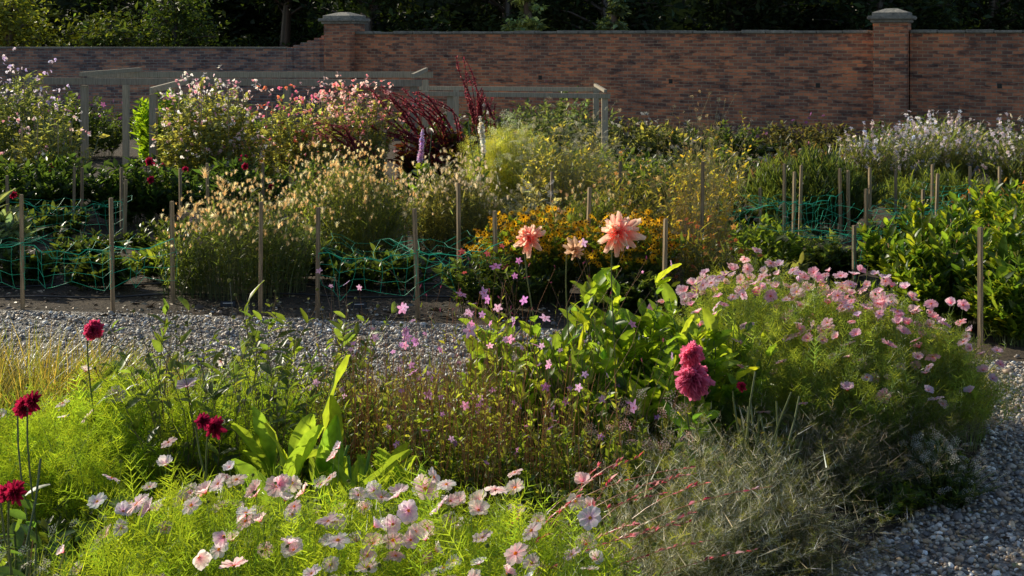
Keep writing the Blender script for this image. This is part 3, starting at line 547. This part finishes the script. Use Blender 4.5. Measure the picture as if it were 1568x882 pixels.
for cx,cy,h,n in((.1,7.4,1.08,380),(.55,7.4,1.2,600),(.95,7.5,1.14,540),(.35,7.0,.98,380),(.8,7.1,.94,420),(1.2,7.6,1.0,300)):
    herb("dahlia_plant",(cx,cy),(.36,.3),h,32,n,leaf_broad,.115,[(.10,.18,.028),(.13,.21,.035),(.06,.12,.03)],sr=.006,dome=.25,hv=.5,up=.6,along=.6,out=.8,t0=.3,sv=.28)
RS=(.40,.18,.08)
for cx,cy,h,n in((-.75,6.4,1.18,90),(-.35,6.2,1.2,110),(.05,6.3,1.2,110),(-.2,7.1,1.25,80),(.35,6.1,1.0,60),(-.9,6.9,1.15,60)):
    herb("gaura_plant",(cx,cy),(.40,.35),h,n,1000,leaf_lo,.033,(.12,.17,.05),sc=RS,sr=.0026,dome=.2,hv=.55,base=.9,t1=.9,
      fl=[dict(n=10,tpl=floret5,s=.017,col=[(.6,.3,.64),(.7,.45,.74)],dh=.12,sc=RS,sr=.0016,face=(0,-.6,.4),hv=.5)])
    herb("box_foliage",(cx,cy),(.42,.38),.72,60,4000,leaf_lo,.036,(.08,.14,.03),dome=.3,hv=.4)
for cx,cy,h,n in((.1,6.8,1.45,20),(-.3,7.0,1.3,13),(.5,6.6,1.05,11),(-.6,6.8,1.25,10),(.3,7.3,1.45,10)):
    herb("verbena_plant",(cx,cy),(.44,.28),h,18,120,leaf_nar,.05,(.08,.12,.04),sc=(.24,.12,.07),sr=.0018,dome=.15,hv=.55,base=.7,sway=.08,
      fl=[dict(n=n,tpl=floret5,s=.022,col=[(.78,.38,.70),(.84,.52,.78),(.6,.25,.6)],dh=.08,sr=.0015,sc=(.24,.12,.07),face=(0,-.8,.3),hv=.6,sv=.3,rnd=.7),dict(n=n,tpl=fuzzhead,s=.02,col=(.35,.08,.18),dh=.05,sr=.0014,ay=True,face=(0,0,1),hv=.6)])
for cx,cy,h,ns,nl in((-1.6,6.1,1.42,22,480),(-1.25,6.3,1.35,18,380),(-1.8,6.5,1.25,12,260),(-1.0,7.1,1.25,16,300),(-1.45,7.2,1.2,14,300)):
    herb("hollyhock_plant",(cx,cy),(.28,.24),h,ns,nl,leaf_hi,.065,(.055,.10,.03),sc=(.15,.11,.06),sr=.0036,dome=.2,hv=.45,sway=.07,fl=[dict(n=26,tpl=ball((1,1,1),1,1.2,6,3),s=.010,col=(.17,.20,.07),dh=.06,hv=.55)])
def mist(c,rad,h,ns,nm,col,lc,name="lovegrass_clump"):
    g=Geo(); P=mkstems(ns,c,rad,h,hv=.55,base=.3,dome=.45,sway=.1); tubes(g,P,np.linspace(.0009,.0004,7)[None],tints(ns,lc,.2),0)
    leaves(g,P,nm,.5,1,threadlet,.030,col,along=.7,out=1.,up=.1,m=1,var=.3,sv=.5); leaves(g,P,nm//7,.3,.95,feather,.065,tuple(np.array(lc)*.9),along=.8,out=.8)
    finalize(g,name)
BG=[(.78,.76,.56),(.62,.60,.42),(.85,.80,.64)]; DG=[(.34,.28,.20),(.40,.34,.26),(.3,.3,.2)]
mist((.75,5.6),(.42,.45),.84,380,17000,BG,(.10,.14,.06)); mist((1.2,6.1),(.42,.4),.74,360,14000,BG,(.08,.11,.05)); mist((.45,5.2),(.3,.4),.70,240,8000,BG,(.09,.13,.05)); mist((.8,6.1),(.35,.3),.86,240,9000,BG,(.10,.13,.06))
mist((1.7,6.9),(.5,.4),.64,380,13000,DG,(.05,.07,.035)); mist((2.3,7.5),(.5,.5),.60,380,13000,DG,(.05,.07,.035)); mist((2.85,8.5),(.4,.5),.55,300,8000,[(.6,.5,.38)],(.07,.09,.04))
mist((1.35,5.9),(.35,.3),.48,240,6000,DG,(.05,.07,.035))
herb("astrantia_plant",(.62,6.1),(.26,.2),.9,20,500,leaf_lo,.05,G_MD,fl=[dict(n=34,tpl=umbel,s=.03,col=[(.85,.52,.54),(.9,.66,.62)],dh=.08)])
g=Geo()
for i in range(24):
    b=np.array([rng.uniform(-.1,.3),rng.uniform(4.5,5.1),.3]); d=np.array([rng.uniform(.1,.8),rng.uniform(-.25,.15),rng.uniform(.35,.82)])
    t=np.linspace(0,1,10)[:,None]; Q=b+d*np.concatenate([t**1.6,t**1.4,t**.7-.12*t**3],1); tubes(g,Q[None],.0014,(.32,.13,.08))
    leaves(g,Q[None],13,.72,1,leaf_lo,.021,[(.75,.2,.25),(.8,.42,.42),(.55,.08,.12)],along=1.,out=.5,m=1); leaves(g,Q[None],14,.05,.65,leaf_nar,.06,(.08,.12,.03))
finalize(g,"persicaria_plant")
herb("alyssum_plant",(2.42,6.95),(.25,.22),.32,60,1400,leaf_lo,.035,G_DK,dome=.6,fl=[dict(n=120,tpl=umbel,s=.023,col=[(.9,.9,.8),(.8,.76,.7)],dh=.06,dome=.6)])
herb("alyssum_plant",(.42,4.75),(.16,.3),.66,40,500,leaf_lo,.03,G_DK,dome=.5,fl=[dict(n=34,tpl=umbel,s=.016,col=[(.85,.87,.8)],dh=.04)])
def tuft(c,rad,n,L,col,name="grass_clump"):
    g=Geo(); a=rng.uniform(0,2*PI,n); r=np.sqrt(rng.uniform(size=n)); p=np.stack([c[0]+np.cos(a)*r*rad[0],c[1]+np.sin(a)*r*rad[1],np.zeros(n)],1)
    d=np.stack([np.cos(a)*.4,np.sin(a)*.4,np.ones(n)],1)+rng.normal(size=(n,3))*.22; s=L*rng.uniform(.45,1.1,n); stamp(g,blade,p,frame(d,.8),np.stack([s*.6,s,s],1),tints(n,col,.25)); finalize(g,name)
tuft((-3.2,7.9),(.6,.5),3000,.66,[(.10,.12,.04),(.13,.13,.06),(.07,.10,.03)]); tuft((-2.5,8.2),(.4,.4),1500,.5,[(.10,.12,.05),(.08,.11,.03)]); tuft((-3.9,8.3),(.5,.4),1500,.55,[(.10,.12,.04),(.13,.13,.06)])
tuft((-1.7,7.9),(.5,.5),1400,.4,[(.08,.10,.05),(.11,.11,.06)]); tuft((-1.32,4.0),(.06,.1),22,1.1,[(.12,.20,.03)],"gladiolus_plant"); tuft((3.3,9.2),(.2,.3),500,.3,[(.12,.15,.05)])
tuft((-.6,8.5),(.9,.4),1600,.35,[(.09,.11,.04),(.11,.11,.06)]); tuft((1.,8.9),(1.,.4),1600,.4,[(.08,.12,.04)])
herb("ammi_plant",(-1.62,3.95),(.28,.35),.98,60,900,feather,.1,(.09,.15,.05),sr=.002,fl=[dict(n=60,tpl=umbel,s=.022,col=[(.9,.93,.85)],dh=.06,sr=.0015,hv=.4)])
herb("foxglove_plant",(-1.58,4.15),(.06,.06),1.05,4,30,leaf_hi,.1,(.2,.05,.05),sc=(.25,.14,.06),sr=.005)
for x,y,r,h in [(-2.9,7.2,.5,.45),(-2.3,7.4,.5,.4),(-.9,7.3,.4,.5),(-.2,7.9,.5,.45),(.5,8.2,.5,.6),(1.1,8.3,.4,.6),(-2.6,5.4,.5,.6),(-1.9,5.6,.4,.6),(-.2,5.4,.4,.6),(.2,5.7,.4,.6),(-2.2,4.6,.4,.6),(1.5,7.2,.5,.45),(2.,6.8,.3,.2)]:
    herb("geranium_plant",(x,y),(r,r*.8),h,40,1500,leaf_lo,.045,[G_MD,G_DK,(.07,.13,.03)],hv=.4)
